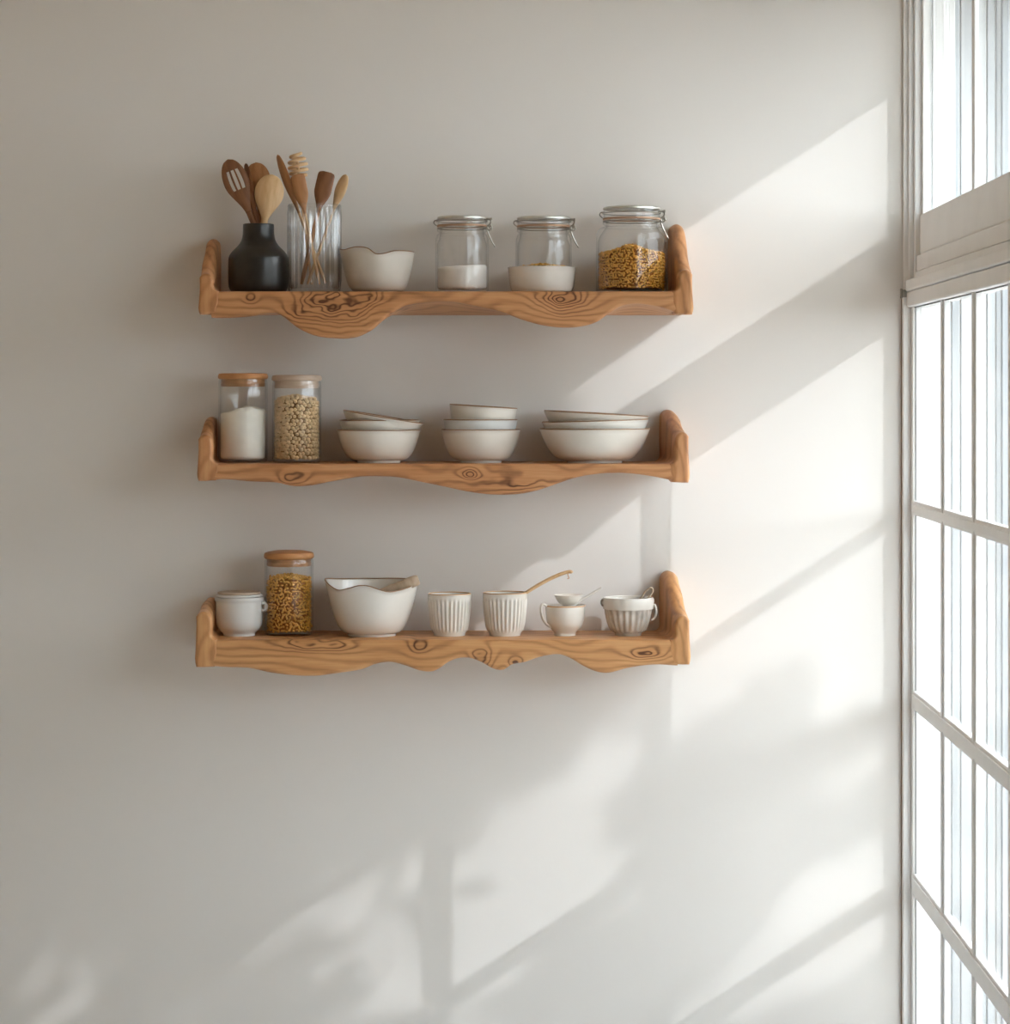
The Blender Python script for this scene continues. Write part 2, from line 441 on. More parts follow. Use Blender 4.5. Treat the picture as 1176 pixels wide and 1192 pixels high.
# ------------------------------------------------------------------ generic pots
def pot(name, label, cat, u, zt, d, prof, mat, rimmat=None, rimidx=None, fn=None, n=72, rot=(0, 0, 0), lift=0, group=None, extra=None):
    s = sc(d); pr = [(r*s, z*s) for r, z in prof]
    f2 = (lambda th, r, z, i: (lambda q: (q[0]*s, q[1]*s))(fn(th, r/s, z/s, i))) if fn else None
    loc = base(u, zt, d)+Vector((0, 0, lift*s))
    root = thing(name, label, cat, loc, rot, group)
    link('body', lathe(pr, n, f2), mat, root, angle=50)
    if rimmat:
        bm = bmesh.new(); r0, z0 = prof[rimidx]; pts = []
        for k in range(n):
            th = 2*PI*k/n; a, b = (r0, z0) if not fn else fn(th, r0, z0, rimidx)
            pts.append((a*s*math.cos(th), a*s*math.sin(th), b*s))
        tube(bm, pts, .8*s, 8, cyc=True)
        tag(link('rim', bm, rimmat, root), 'thin brown glazed rim')
    return root
def bowlprof(R, H, fr_, th=2.6, foot=3, p=.45, lip=.6):
    out = [(0, .8), (fr_-3, .8), (fr_-2, 0), (fr_, 0), (fr_+.3, foot*.8)]
    n = 18
    for i in range(n+1):
        t = (i/n)**max(2, .65/p); out.append((fr_+(R-lip-fr_)*(t**p) if t > 0 else fr_+.4, foot+(H-foot-1)*t))
    out.append((R, H-.4)); k = len(out)-1
    out.append((R-th*.5, H+.3)); out.append((R-th, H-.6))
    for i in range(n, -1, -1):
        t = (i/n)**max(2, .65/p); out.append((max(2, (fr_+(R-lip-fr_)*(t**p) if t > 0 else fr_*.8)-th), foot+1.5+(H-foot-2.4)*t+.3))
    out.append((0, foot+2.0)); return out, k+1

# ---- black vase
BV = [(0, 0), (26, 0), (31, 1.5), (34, 6), (35, 14), (35, 36), (34, 43), (30, 49), (24, 55), (20, 61), (18.4, 68), (18, 79), (17.2, 80.3), (16, 79.6), (15.6, 70), (17, 60), (28, 46), (31, 38), (31, 8), (26, 4), (0, 4)]
def densify(p, n=4):
    q = [Vector((r, 0, z)) for r, z in p]; return [(max(0, v.x), v.z) for v in smoothpath(q, n)]
pot('utensil_crock', 'matt black ceramic bottle vase holding wooden spoons at the left end of the top shelf', 'vase', 301, Z1, .10, densify(BV), M['black'])

# ---- utensils
def utensil(name, label, mat, bot, tip, headlen, headw, hr, shape='spoon', roll=0.0, thick=3.0, partname='spoon_head', d0=.1, neck=.35, group=None, handle_mat=None, hw2=None):
    """bot/tip are world vectors; sizes in photo px"""
    s = sc(.1); ax = (tip-bot); L = ax.length; zax = ax.normalized()
    fy = Vector((0, -1, 0)); fy = (fy-zax*fy.dot(zax)).normalized(); fx = fy.cross(zax)*-1
    fx2 = fx*math.cos(roll)+fy*math.sin(roll); fy2 = zax.cross(fx2)
    mt = Matrix((fx2, fy2, zax)).transposed().to_4x4(); mt.translation = bot
    root = thing(name, label, 'utensil', (0, 0, 0), group=group); root.matrix_world = mt
    hl = headlen*s; w = headw*s/2; h0 = L-hl
    def halfw(t):  # t 0..1 along the head from neck to tip
        if shape == 'spoon':
            sh = math.sqrt(max(0, 1-((t-.60)/.40)**2)) if t > .60 else (.5-.5*math.cos(PI*min(1, t/.60)))**.9
            return hr*s+(w-hr*s)*sh if t <= .6 else w*sh
        if shape == 'spatula':
            a = min(1, t/.55); a = a*a*(3-2*a)
            e = 1 if t < .9 else math.sqrt(max(0, 1-((t-.9)/.1)**2))*.45+.55
            return (hr*s+(w-hr*s)*a)*e if t < .995 else w*.5
        if shape == 'stick':
            return (hr*s+(w-hr*s)*math.sin(PI*min(1, t*.8+.05)))*(1 if t < .9 else math.sqrt(max(0.02, 1-((t-.9)/.1)**2)))
    def loft(z0, z1, isHead, n):
        bm = bmesh.new(); rings = []
        for i in range(n+1):
            f = i/n
            z = z0+(z1-z0)*f
            if isHead:
                ww = max(.0004, halfw(f)); tt = (hr*s)*(1-f)**1.5+(thick*s/2)*(1-(1-f)**1.5)
                tt = min(tt, max(ww, .0004)*1.0) if f < .9 else min(tt, ww)
                dish = .35*w*math.sin(PI*min(1, f))**1.2 if shape == 'spoon' else .12*w*f
            else:
                ww = tt = hr*s*(1.0+.25*(1-f)); dish = 0
                if i == 0: ww = tt = ww*.6
            ring = []
            for k in range(20):
                a = 2*PI*k/20; cx = math.cos(a); cy = math.sin(a)
                x = ww*cx; y = tt*cy
                y += dish*(cx*cx-1)   # curves the blade into a dish
                ring.append(bm.verts.new((x, y, z)))
            rings.append(ring)
        for a, b in zip(rings, rings[1:]):
            for k in range(20): bm.faces.new((a[k], a[(k+1) % 20], b[(k+1) % 20], b[k]))
        bm.faces.new(rings[0]); bm.faces.new(rings[-1]); return bm
    if shape == 'slotted':
        bm = bmesh.new(); nx, nz = 14, 30; vs = {}
        def hw(t):
            sh = math.sqrt(max(0, 1-((t-.58)/.42)**2)) if t > .58 else (.5-.5*math.cos(PI*min(1, t/.58)))
            return hr*s+(w-hr*s)*sh if t <= .58 else max(.0006, w*sh)
        for j in range(nz+1):
            t = j/nz
            for i in range(nx+1):
                a = -1+2*i/nx; x = a*hw(t); y = -.22*w*(1-a*a)*math.sin(PI*t)
                vs[i, j] = bm.verts.new((x, y, h0+hl*t))
        for j in range(nz):
            for i in range(nx):
                if 13 <= j <= 23 and i in (3, 4, 6, 7, 9, 10): continue
                bm.faces.new((vs[i, j], vs[i+1, j], vs[i+1, j+1], vs[i, j+1]))
        ho = link(partname, bm, mat, root)
        md = ho.modifiers.new('s', 'SOLIDIFY'); md.thickness = thick*s; md.offset = 0
    else:
        link(partname, loft(h0-.001, L, True, 34), mat, root, angle=60)
    bm = loft(0, h0, False, 8); link('handle', bm, handle_mat or mat, root)
    return root
s1 = sc(.1)
def thru(tipuv, neckuv, dtip, dneck, vbot):
    """straight line from tip through neck down to height vbot"""
    A = W(*tipuv, dtip); B = W(*neckuv, dneck); zb = Z0+(VV-vbot)*s1
    t = (zb-A.z)/(B.z-A.z); return A+(B-A)*t, A
b, t = thru((265, 186), (294, 257), .105, .102, 333)
utensil('slotted_spoon', 'dark wooden slotted spoon leaning left out of the black vase', UW[2], b, t, 66, 29, 3.4, 'slotted', partname='slotted_head', thick=2.6)
b, t = thru((286, 190), (299, 257), .092, .099, 326)
utensil('wooden_spoon', 'dark narrow wooden spoon turned edge-on beside the slotted spoon in the black vase', UW[2], b, t, 62, 19, 3, 'spoon', roll=1.05)
b, t = thru((298, 189), (304, 257), .084, .092, 325)
utensil('wooden_spoon', 'mid-brown rounded wooden spoon at the back of the black vase', UW[1], b, t, 56, 31, 3.4, 'spoon')
b, t = thru((317, 203), (308, 257), .116, .110, 333)
utensil('wooden_spoon', 'pale oval wooden spoon in front, leaning right in the black vase', UW[0], b, t, 55, 34, 3.8, 'spoon')

# ---- ribbed tumbler with utensils
def ribs(n, amp, z0, z1):
    def f(th, r, z, i):
        if r < 5: return r, z
        k = max(0, min(1, (z-z0)/3))*max(0, min(1, (z1-z)/4))
        return r+amp*k*math.cos(n*th), z
    return f
TP = [(0, 0), (28, 0), (30.3, 1.2), (30.6, 5), (30.8, 96), (31.4, 101), (30.6, 103), (29.6, 101.5), (28.9, 96), (28.6, 7), (27, 5), (0, 5)]
tp = []
for (a, b_) in zip(TP, TP[1:]):
    for k in range(3 if abs(a[1]-b_[1]) < 20 else 10):
        f = k/(3 if abs(a[1]-b_[1]) < 20 else 10); tp.append((a[0]+(b_[0]-a[0])*f, a[1]+(b_[1]-a[1])*f))
tp.append(TP[-1])
pot('glass_tumbler', 'clear ribbed glass tumbler full of wooden utensils on the top shelf', 'glass', 366, Z1, .10, tp, M['ribglass'], fn=ribs(26, 1.1, 6, 98), n=208)
def vp(u, v, d): return W(u, v, d)
utensil('wooden_spoon', 'long wooden spoon turned sideways, leaning furthest left out of the ribbed glass tumbler', UW[1], vp(379, 330, .105), vp(323, 180, .104), 72, 16, 1.7, 'spoon', roll=.9, handle_mat=UW[0])
utensil('wooden_spatula', 'light brown wooden spatula below the coiled whisk in the ribbed glass tumbler', UW[1], vp(372, 331, .118), vp(346, 203, .120), 46, 17, 1.7, 'spatula', partname='blade', thick=2.4, handle_mat=UW[0])
utensil('wooden_spatula', 'dark wooden spatula with a rounded square blade in the ribbed glass tumbler', UW[2], vp(351, 331, .098), vp(381, 200, .106), 48, 20, 2.2, 'spatula', partname='blade', thick=2.6, handle_mat=UW[1])
utensil('wooden_spoon', 'pale narrow wooden spoon leaning furthest right out of the ribbed glass tumbler', UW[0], vp(358, 331, .088), vp(403, 203, .094), 46, 17, 1.6, 'spoon', roll=.6)
# whisk: coiled head on a stick
bo, ti = vp(363, 331, .078), vp(345, 178, .088)
ax = ti-bo; L = ax.length
wr = thing('coil_whisk', 'cane whisk with a coiled loop head, tallest in the ribbed glass tumbler', 'utensil', (0, 0, 0))
zax = ax.normalized(); fx = Vector((0, -1, 0)).cross(zax).normalized(); fyv = zax.cross(fx)
mt = Matrix((fx, fyv, zax)).transposed().to_4x4(); mt.translation = bo; wr.matrix_world = mt
bm = bmesh.new(); pts = []
for i in range(150):
    f = i/149; a = f*2*PI*4.5; rr_ = (10.5*math.sin(PI*(.16+.74*f))**.6)*s1
    pts.append((rr_*math.cos(a), rr_*math.sin(a), L-30*s1+29*s1*f))
tube(bm, pts, 1.9*s1, 8); link('coil', bm, UW[0], wr)
bm = bmesh.new(); tube(bm, [(0, 0, 0), (0, 0, L*.3), (0, 0, L*.6), (0, 0, L-8*s1)], 1.7*s1, 10); link('handle', bm, UW[0], wr)

# ---- spouted bowl on shelf 1
pr, k = bowlprof(43, 47, 23, 2.4, 2.0, .30)
def spout1(th, r, z, i):
    if r < 18: return r, z
    w_ = (max(0, z)/47)**3
    ph = math.degrees(math.atan2(math.cos(th), -math.sin(th)))     # 0 towards the camera, -90 left, 90 right
    tab = [(-180, 0), (-130, 2), (-90, 4), (-62, 2), (-45, 3.5), (-30, 4.5), (-12, 2.5), (0, -3.5), (14, -3), (30, 0), (60, .5), (120, 0), (180, 0)]
    out = 2.5*math.exp(-((ph+88)/28)**2)
    return r+out*w_, z+interp(tab, ph)*w_
pot('pouring_bowl', 'cream ceramic pouring bowl with an uneven rim on the top shelf', 'bowl', 440, Z1, .10, pr, M['cream2'], M['rim'], k, spout1, 96)

# ---- swing-top jars
def jar_swing(label, u, zt, d, R, H, NR, lift=0, lidh=10, shoulder=10):
    s = sc(d); root = thing('swing_top_jar', label, 'jar', base(u, zt, d)+Vector((0, 0, lift*s)))
    hN = H-lidh-4          # top of glass neck
    hS = hN-8              # foot of neck
    o = [(0, .6), (R-7, .6), (R-5, 0), (R-2, 1), (R, 5), (R, hS-shoulder), (R-1, hS-shoulder*.45), (R-(R-NR)*.5, hS-1.2), (NR, hS), (NR, hS+2), (NR+1.6, hS+3.2), (NR+1.6, hS+5), (NR, hS+6), (NR, hN)]
    i_ = [(NR-2, hN), (NR-2, hS), (R-4, hS-shoulder*.7), (R-1.8, hS-shoulder-2), (R-1.8, 6), (R-6, 4), (0, 4)]
    pr = [(a*s, b*s) for a, b in densify(o, 3)+i_]
    link('body', lathe(pr, 72), M['glass'], root, angle=60)
    link('seal', lathe([((NR-1)*s, (hN+.05)*s), ((NR+1.5)*s, (hN+.05)*s), ((NR+1.9)*s, (hN+1.1)*s), ((NR+1.5)*s, (hN+2.2)*s), ((NR-1)*s, (hN+2.2)*s)], 64, closed=True), M['rubber'], root)
    lid = link('lid', lathe([(a*s, (hN+2.3+b)*s) for a, b in [(0, 0), (NR-.5, 0), (NR+1, .6), (NR+.8, lidh*.55), (NR+.4, lidh-2.5), (NR-1.5, lidh-2), (0, lidh-2)]], 64), M['glass'], root, angle=60)
    link('lid_rim', lathe([(a*s, (hN+2.3+b)*s) for a, b in [(0, lidh-1.9), (NR-2, lidh-1.9), (NR+.2, lidh-3.4), (NR+1.3, lidh-3.2), (NR+1.4, lidh-1.2), (NR+.2, lidh-.2), (NR-3, lidh+.2), (NR-5, lidh-.6), (0, lidh-.6)]], 64), M['lidmetal'], lid)
    # neck wire, bail and clasp
    bm = bmesh.new()
    tube(bm, [((NR+1.2)*s*math.cos(a*PI/24), (NR+1.2)*s*math.sin(a*PI/24), (hS+6.3)*s) for a in range(48)], .7*s, 6, cyc=True)
    tube(bm, [((NR+2.0)*s*math.cos(a*PI/24), (NR+2.0)*s*math.sin(a*PI/24), (hN+2.3+lidh*.42)*s) for a in range(48)], .6*s, 6, cyc=True)
    link('wire_band', bm, M['steel'], root)
    bm = bmesh.new(); x0 = NR+2.2; zl = hN+2.3+lidh*.42
    for sy in (-1, 1):
        y = sy*4.5
        P = lambda *q: [Vector((a*s, b*s, c*s)) for a, b, c in q]
        tube(bm, smoothpath(P((x0-3, y*1.6, zl+2), (x0+1, y, zl+3), (x0+4, y, zl+1), (x0+3, y, zl-3), (x0-.5, y, zl-6), (x0+1, y, zl-10), (x0+5, y, zl-8.5), (x0+4, y, zl-5), (x0+1.5, y, zl-6)), 5), .95*s, 6)
        tube(bm, smoothpath(P((x0-1, y, zl-7), (x0+1, y*.8, zl-14), (x0+4.5, y*.6, zl-22), (x0+8.0, y*.3, zl-28), (x0+8.6, 0, zl-29.5)), 5), .9*s, 6)
    tube(bm, P((x0+4, -5, zl+1.5), (x0+4, 5, zl+1.5)), 1.3*s, 8)
    tube(bm, P((x0+2.5, -5, zl-6.5), (x0+2.5, 5, zl-6.5)), 1.1*s, 8)
    tube(bm, P((x0-2, 0, zl+2.5), (x0+5, 0, zl+3.2)), 1.3*s, 8)
    link('clasp', bm, M['steel'], root)
    bm = bmesh.new()
    tube(bm, smoothpath(P((-x0+2, -3, zl+1.5), (-x0-2, -3, zl+1), (-x0-3, -2, zl-2), (-x0, 0, zl-5), (-x0-3, 2, zl-2), (-x0-2, 3, zl+1), (-x0+2, 3, zl+1.5)), 5), .6*s, 6)
    link('hinge_wire', bm, M['steel'], root)
    return root
def fill(name, label, cat, u, zt, d, R, h0, h1, mat, mound=0, tilt=0, seed=0, lift=0, foot=None):
    s = sc(d); bm = bmesh.new(); n = 48; rings = []
    prof = [(0, h0), (R-3, h0), (R-.6, h0+2), (R, h0+5)]+[(R, h0+5+(h1-h0-6)*k/6) for k in range(1, 7)]+[(R*f, h1) for f in (.97, .85, .7, .5, .3, .12, 0)]
    def fn(th, r, z, i):
        if i >= 10:
            x = r*math.cos(th); y = r*math.sin(th)
            z = z+tilt*x/R+mound*math.exp(-((x-R*.25)/(R*.55))**2)*(1-.2*r/R)+1.3*noise.noise(Vector((x*.15, y*.15, seed)))
        elif i > 6: z += (i-6)/4*tilt*math.cos(th)*.6
        return r, z
    f2 = lambda th, r, z, i: tuple(q*s for q in fn(th, r/s, z/s, i))
    o = link(name, lathe([(a*s, b*s) for a, b in prof], n, f2), mat, loc=base(u, zt, d)+Vector((0, 0, lift*s)), angle=80)
    return tag(o, label, cat, kind='stuff')
def grains(name, label, cat, u, zt, d, R, h0, h1, space, size, mat, coremat, shape, mound=0, seed=1):
    """loose fill: pieces packed against the glass and over the top; one uncountable mass"""
    s = sc(d); rg = random.Random(seed); bm = bmesh.new()
    top = lambda x, y: h1+mound*math.exp(-((x+2)/(R*.45))**2)*(1-.3*(x*x+y*y)/(R*R))+1.2*noise.noise(Vector((x*.2, y*.2, seed)))
    base_bm = bmesh.new()
    if shape == 'pea': bmesh.ops.create_icosphere(base_bm, subdivisions=2, radius=1)
    else:
        # short curved tube-like piece
        tube(base_bm, [(-1, 0, 0), (-.8, 0, .15), (-.3, 0, .32), (.3, 0, .32), (.8, 0, .15), (1, 0, 0)], .5, 6)
    bv = [v.co.copy() for v in base_bm.verts]; bf = [[v.index for v in f.verts] for f in base_bm.faces]; base_bm.verts.index_update(); bf = [[v.index for v in f.verts] for f in base_bm.faces]
    verts = []; faces = []
    def put(p):
        q = Matrix.Rotation(rg.uniform(0, 6.28), 4, 'Z') @ Matrix.Rotation(rg.uniform(0, 3.14), 4, 'X') @ Matrix.Rotation(rg.uniform(0, 6.28), 4, 'Y')
        k = size*rg.uniform(.85, 1.15)*s; o = len(verts)
        for v in bv: verts.append(q @ (v*k)+p*s)
        for f in bf: faces.append([o+i for i in f])
    rows = int((h1+mound-h0)/(space*.87)); 
    for j in range(rows+2):
        z = h0+size+j*space*.87; ncol = int(2*PI*(R-size)/space)
        for i in range(ncol):
            th = 2*PI*(i+.5*(j % 2)+rg.uniform(-.18, .18))/ncol; r = R-size*rg.uniform(1.0, 1.25)
            x, y = r*math.cos(th), r*math.sin(th); zz_ = z+rg.uniform(-.2, .2)*space
            if zz_ < top(x, y): put(Vector((x, y, zz_)))
    g = -R
    while g < R:
        h = -R
        while h < R:
            x = g+rg.uniform(-.3, .3)*space; y = h+rg.uniform(-.3, .3)*space
            if math.hypot(x, y) < R-size*1.6: put(Vector((x, y, top(x, y)+rg.uniform(-.4, .4))))
            h += space*.95
        g += space*.95
    me = bpy.data.meshes.new(name); me.from_pydata([tuple(v) for v in verts], [], faces)
    n0 = len(faces)
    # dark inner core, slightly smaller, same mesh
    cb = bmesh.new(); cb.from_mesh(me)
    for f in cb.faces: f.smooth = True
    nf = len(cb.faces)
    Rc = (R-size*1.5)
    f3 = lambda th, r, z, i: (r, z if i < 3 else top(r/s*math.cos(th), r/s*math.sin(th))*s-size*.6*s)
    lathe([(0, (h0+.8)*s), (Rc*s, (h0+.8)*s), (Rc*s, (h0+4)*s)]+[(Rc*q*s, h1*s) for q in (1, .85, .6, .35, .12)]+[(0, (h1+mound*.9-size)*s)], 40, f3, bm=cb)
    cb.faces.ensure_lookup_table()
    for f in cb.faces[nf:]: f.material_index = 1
    cb.to_mesh(me); cb.free()
    me.materials.append(mat); me.materials.append(coremat)
    o = bpy.data.objects.new(name, me); C.objects.link(o); o.location = base(u, zt, d)
    return tag(o, label, cat, kind='stuff')

jar_swing('clear swing-top jar a third full of white sugar, standing alone on the top shelf', 538, Z1, .10, 31, 91, 27.5)
fill('sugar', 'white sugar in the swing-top jar beside the pouring bowl', 'sugar', 538, Z1, .10, 28.6, 4.2, 31, M['whitefill'], 0, 1.5, 2)
pr, k = bowlprof(40, 30, 25, 2.6, .6, .13)
pot('dish', 'low white ceramic dish with a swing-top jar standing in it', 'dish', 631, Z1, .10, pr, M['cream3'], None)
jar_swing('clear nearly empty swing-top jar standing in the low white dish', 633, Z1, .10, 32.5, 86, 29.5, lift=4.5)
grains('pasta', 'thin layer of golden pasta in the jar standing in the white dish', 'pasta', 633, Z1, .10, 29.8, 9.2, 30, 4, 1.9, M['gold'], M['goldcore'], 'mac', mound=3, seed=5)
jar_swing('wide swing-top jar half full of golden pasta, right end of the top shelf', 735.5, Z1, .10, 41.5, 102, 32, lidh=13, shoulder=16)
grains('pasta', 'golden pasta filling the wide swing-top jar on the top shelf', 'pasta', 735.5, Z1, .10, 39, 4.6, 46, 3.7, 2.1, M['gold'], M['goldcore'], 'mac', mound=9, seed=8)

# ---- wood-lidded jars
def jar_wood(label, u, zt, d, R, H, lidmat, plugmat, dome=0, lidh=6):
    s = sc(d); root = thing('storage_jar', label, 'jar', base(u, zt, d))
    G = H-lidh-1
    o = [(0, .6), (R-5, .6), (R-4, 0), (R-1.6, .8), (R, 4), (R, G-6), (R-.4, G-2), (R-.9, G), (R-2.2, G), (R-2.2, G-4), (R-1.7, G-8), (R-1.7, 6), (R-5, 4), (0, 4)]
    link('body', lathe([(a*s, b*s) for a, b in o], 72), M['glass'], root, angle=60)
    lid = link('lid', lathe([(a*s, (G+.05+b)*s) for a, b in [(0, 0), (R-1.2, 0), (R, .8), (R+.6, 2), (R+.6, lidh*.6), (R-.4, lidh+.2), (R-4, lidh+.8+dome*.3), (R*.6, lidh+1+dome*.8), (0, lidh+1+dome)]], 64), lidmat, root, angle=40)
    link('plug', lathe([(a*s, (G-b)*s) for a, b in [(0, -.0), (R-3.2, 0), (R-3.0, 2.5), (R-3.2, 4), (R-2.5, 5.4), (R-3.3, 8.5), (0, 8.5)]], 64), plugmat, lid, angle=40)
    return root
jar_wood('tall glass jar of white flour with a brown wooden lid on the middle shelf', 283, Z2, .10, 28.5, 104, M['lidwood'], M['lidplug'])
fill('flour', 'white flour in the tall glass jar at the left end of the middle shelf', 'flour', 283, Z2, .10, 26.4, 4.2, 59, M['flour'], 7, 1.5, 5)
jar_wood('tall glass jar of chickpeas with a pale greyish lid on the middle shelf', 345.5, Z2, .10, 28.5, 102, M['lidpale'], M['lidpale'])
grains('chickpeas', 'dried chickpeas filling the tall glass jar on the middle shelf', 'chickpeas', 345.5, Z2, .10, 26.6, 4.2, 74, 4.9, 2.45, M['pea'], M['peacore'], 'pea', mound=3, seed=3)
jar_wood('glass jar of golden pasta with a domed brown lid on the lowest shelf', 336.5, Z3, .085, 28.5, 96, M['lidwood'], M['lidplug'], dome=2.2, lidh=6.5)
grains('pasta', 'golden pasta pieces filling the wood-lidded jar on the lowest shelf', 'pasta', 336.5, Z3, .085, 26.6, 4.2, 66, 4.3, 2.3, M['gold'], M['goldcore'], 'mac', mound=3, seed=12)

# ---- stacked bowls, middle shelf
def bowl(label, u, d, R, H, ft, lift, mat, tilt=0, grp=None, p=.42, foot=3, rm='rim', fwd=0):
    pr, k = bowlprof(R, H, ft, 2.2, foot, p)
    return pot('bowl', label, 'bowl', u, Z2, d, pr, mat, M[rm], k, None, 80, (math.radians(fwd), math.radians(tilt), 0), lift, grp)
bowl('small cream bowl at the bottom of the left stack, beside the chickpea jar', 441, .10, 49, 37.5, 25, 0, M['cream'], p=.35)
bowl('small cream bowl in the middle of the left stack, showing only its upper rim', 441.5, .10, 47.2, 34, 22, 15, M['cream2'], p=.40)
bowl('small cream bowl tilted steeply on top of the left stack', 442.6, .10, 47.5, 22, 24, 31.2, M['cream'], tilt=9.5, p=.40)
bowl('cream bowl at the bottom of the narrow middle stack', 560, .10, 46.5, 38, 24, 0, M['cream'], p=.34)
bowl('pale grey bowl in the middle of the narrow middle stack', 559.5, .10, 43.5, 34, 25, 15.5, M['greywhite'], p=.30)
bowl('cream bowl tilted slightly on top of the narrow middle stack', 561, .10, 40, 32, 24, 33, M['cream'], tilt=3.6, p=.28)
bowl('widest cream bowl at the bottom of the right-hand stack', 692.5, .105, 64.5, 39, 32, 0, M['cream'], p=.38)
bowl('wide cream bowl in the middle of the right-hand stack, leaning slightly left', 694, .105, 62.5, 32, 30, 16.5, M['cream3'], tilt=-1.6, p=.36)
bowl('wide cream bowl on top of the right-hand stack, tipped to the right', 693, .105, 61.5, 26, 32, 31.0, M['cream'], tilt=3.2, p=.36)

# ---- lowest shelf
d3 = .10; s3 = sc(d3)
cr = pot('lidded_crock', 'small white lidded crock at the left end of the lowest shelf', 'crock', 278.5, Z3, d3,
    densify([(0, 1), (16, 1), (17, 0), (18.5, 0), (19, 3), (24, 8), (26.5, 14), (27, 22), (27, 38), (28.2, 41), (28.2, 44), (26, 45)], 3)+[(23, 44), (23, 10), (15, 5), (0, 5)], M['greywhite'])
lid = link('lid', lathe([(a*s3, b*s3) for a, b in [(0, 45.2), (25, 45.2), (27, 45.6), (27.3, 47), (26, 48), (0, 48)]], 64), M['greywhite'], cr, angle=40)
tag(link('wooden_disc', lathe([(a*s3, b*s3) for a, b in [(0, 48.05), (24, 48.05), (25.2, 49), (24.6, 50.6), (0, 51)]], 64), M['lidpale'], lid, angle=40), 'pale wooden top of the lid')
bm = bmesh.new(); P = lambda *q: [Vector((a*s3, b*s3, c*s3)) for a, b, c in q]
tube(bm, [Vector(((27.2+1.5)*s3+3.6*s3*math.cos(a*PI/12), -4*s3, 33.5*s3+4.2*s3*math.sin(a*PI/12))) for a in range(24)], 1.7*s3, 8, cyc=True)
link('lug', bm, M['greywhite'], cr)
bm = bmesh.new(); tube(bm, smoothpath(P((26, -4, 40), (30, -4, 39), (31, -4, 33), (29, -4, 29), (26, -4, 27)), 4), 1.1*s3, 8); link('clip', bm, M['greywhite'], cr)

pr, k = bowlprof(54, 62, 28, 2.6, 3, .42)
def wavy(th, r, z, i):
    if r < 20: return r, z
    w_ = (max(0, z)/62)**4
    ph = math.degrees(math.atan2(math.cos(th), -math.sin(th)))
    tab = [(-180, 0), (-130, 1), (-100, 3), (-84, 3), (-60, -3), (-42, -7), (-25, -4), (-12, -1), (0, -1.5), (14, -6), (26, -8.5), (45, -6.5), (70, -2), (90, 0), (130, 1), (180, 0)]
    return r+1.5*w_*math.exp(-((ph+88)/24)**2), z+interp(tab, ph)*w_
pot('mixing_bowl', 'large cream mixing bowl with a wavy brown rim, a wooden scoop leaning in it', 'bowl', 433, Z3, d3, pr, M['cream3'], M['rim'], k, wavy, 120)
# weathered wooden brush/scoop resting in the bowl
bt = thing('wooden_scoop', 'weathered pale wooden scoop resting over the rim of the mixing bowl', 'utensil', (0, 0, 0))
A = W(418, 712, .11); B = W(488, 675, .118)
pts = [A, W(434, 694, .128), W(450, 688, .134), W(466, 683, .136), W(477, 678.5, .134), W(487.5, 674.5, .132)]
rad = [1.2, 2.6, 5, 6.6, 6.8, 5.8]
bm = bmesh.new(); tube(bm, smoothpath(pts[1:], 5), lambda t: interp([(0, 2.0), (.2, 5.0), (.6, 6.6), (.9, 6.6), (1, 4.8)], t)*s3, 14, flat=.6); link('grip', bm, UW[3], bt)
bm = bmesh.new(); tube(bm, smoothpath([W(434.3, 693.9, .128), W(428, 703, .122), W(416, 714, .11), W(408, 722, .10)], 5), lambda t: (2.0+9*math.sin(PI*min(1, t*.8))*.5)*s3, 14, flat=.4); link('scoop_head', bm, UW[3], bt)

def cup(name, label, u, R, H, ft, n, rimm, mat, z0=6, z1=None, lipz=0):
    out = [(0, .8), (ft-2, .8), (ft-1.5, 0), (ft, 0), (ft+.3, 2.2), (ft+1, 3.2)]
    N = 18
    for i in range(N+1):
        t = i/N; out.append((ft+1+(R-1-ft)*min(1, (t*1.02))**.42, 3.5+(H-4.5)*t))
    out.append((R+.3, H-.3)); k = len(out); out.append((R-1, H+.4)); out.append((R-2.4, H-.6))
    for i in range(N, -1, -1):
        t = i/N; out.append((ft-1.6+(R-1-ft)*t**.42, 5+(H-6.5)*t))
    out.append((0, 5)); no = k
    zt_ = z1 or H-7
    def f(th, r, z, i):
        if r < 5 or i > no: return r, z
        q = max(0, min(1, (z-z0)/3))*max(0, min(1, (zt_-z)/1.5))
        c = math.cos(n*th)
        return r+(.85*(abs(c)**.6*(1 if c > 0 else -1))-.3)*q, z
    return pot(name, label, 'cup', u, Z3, d3, out, mat, rimm, k, f, n*8), (R, H)
cup('ribbed_cup', 'white ribbed cup with a tan rim and nothing sticking out of it', 523.5, 25.3, 48, 18, 30, M['tanrim'], M['cream3'])
cup('ribbed_cup', 'white ribbed cup with a tan rim and a long ladle handle leaning out of it', 588, 25.8, 49, 18, 30, M['tanrim'], M['cream3'])
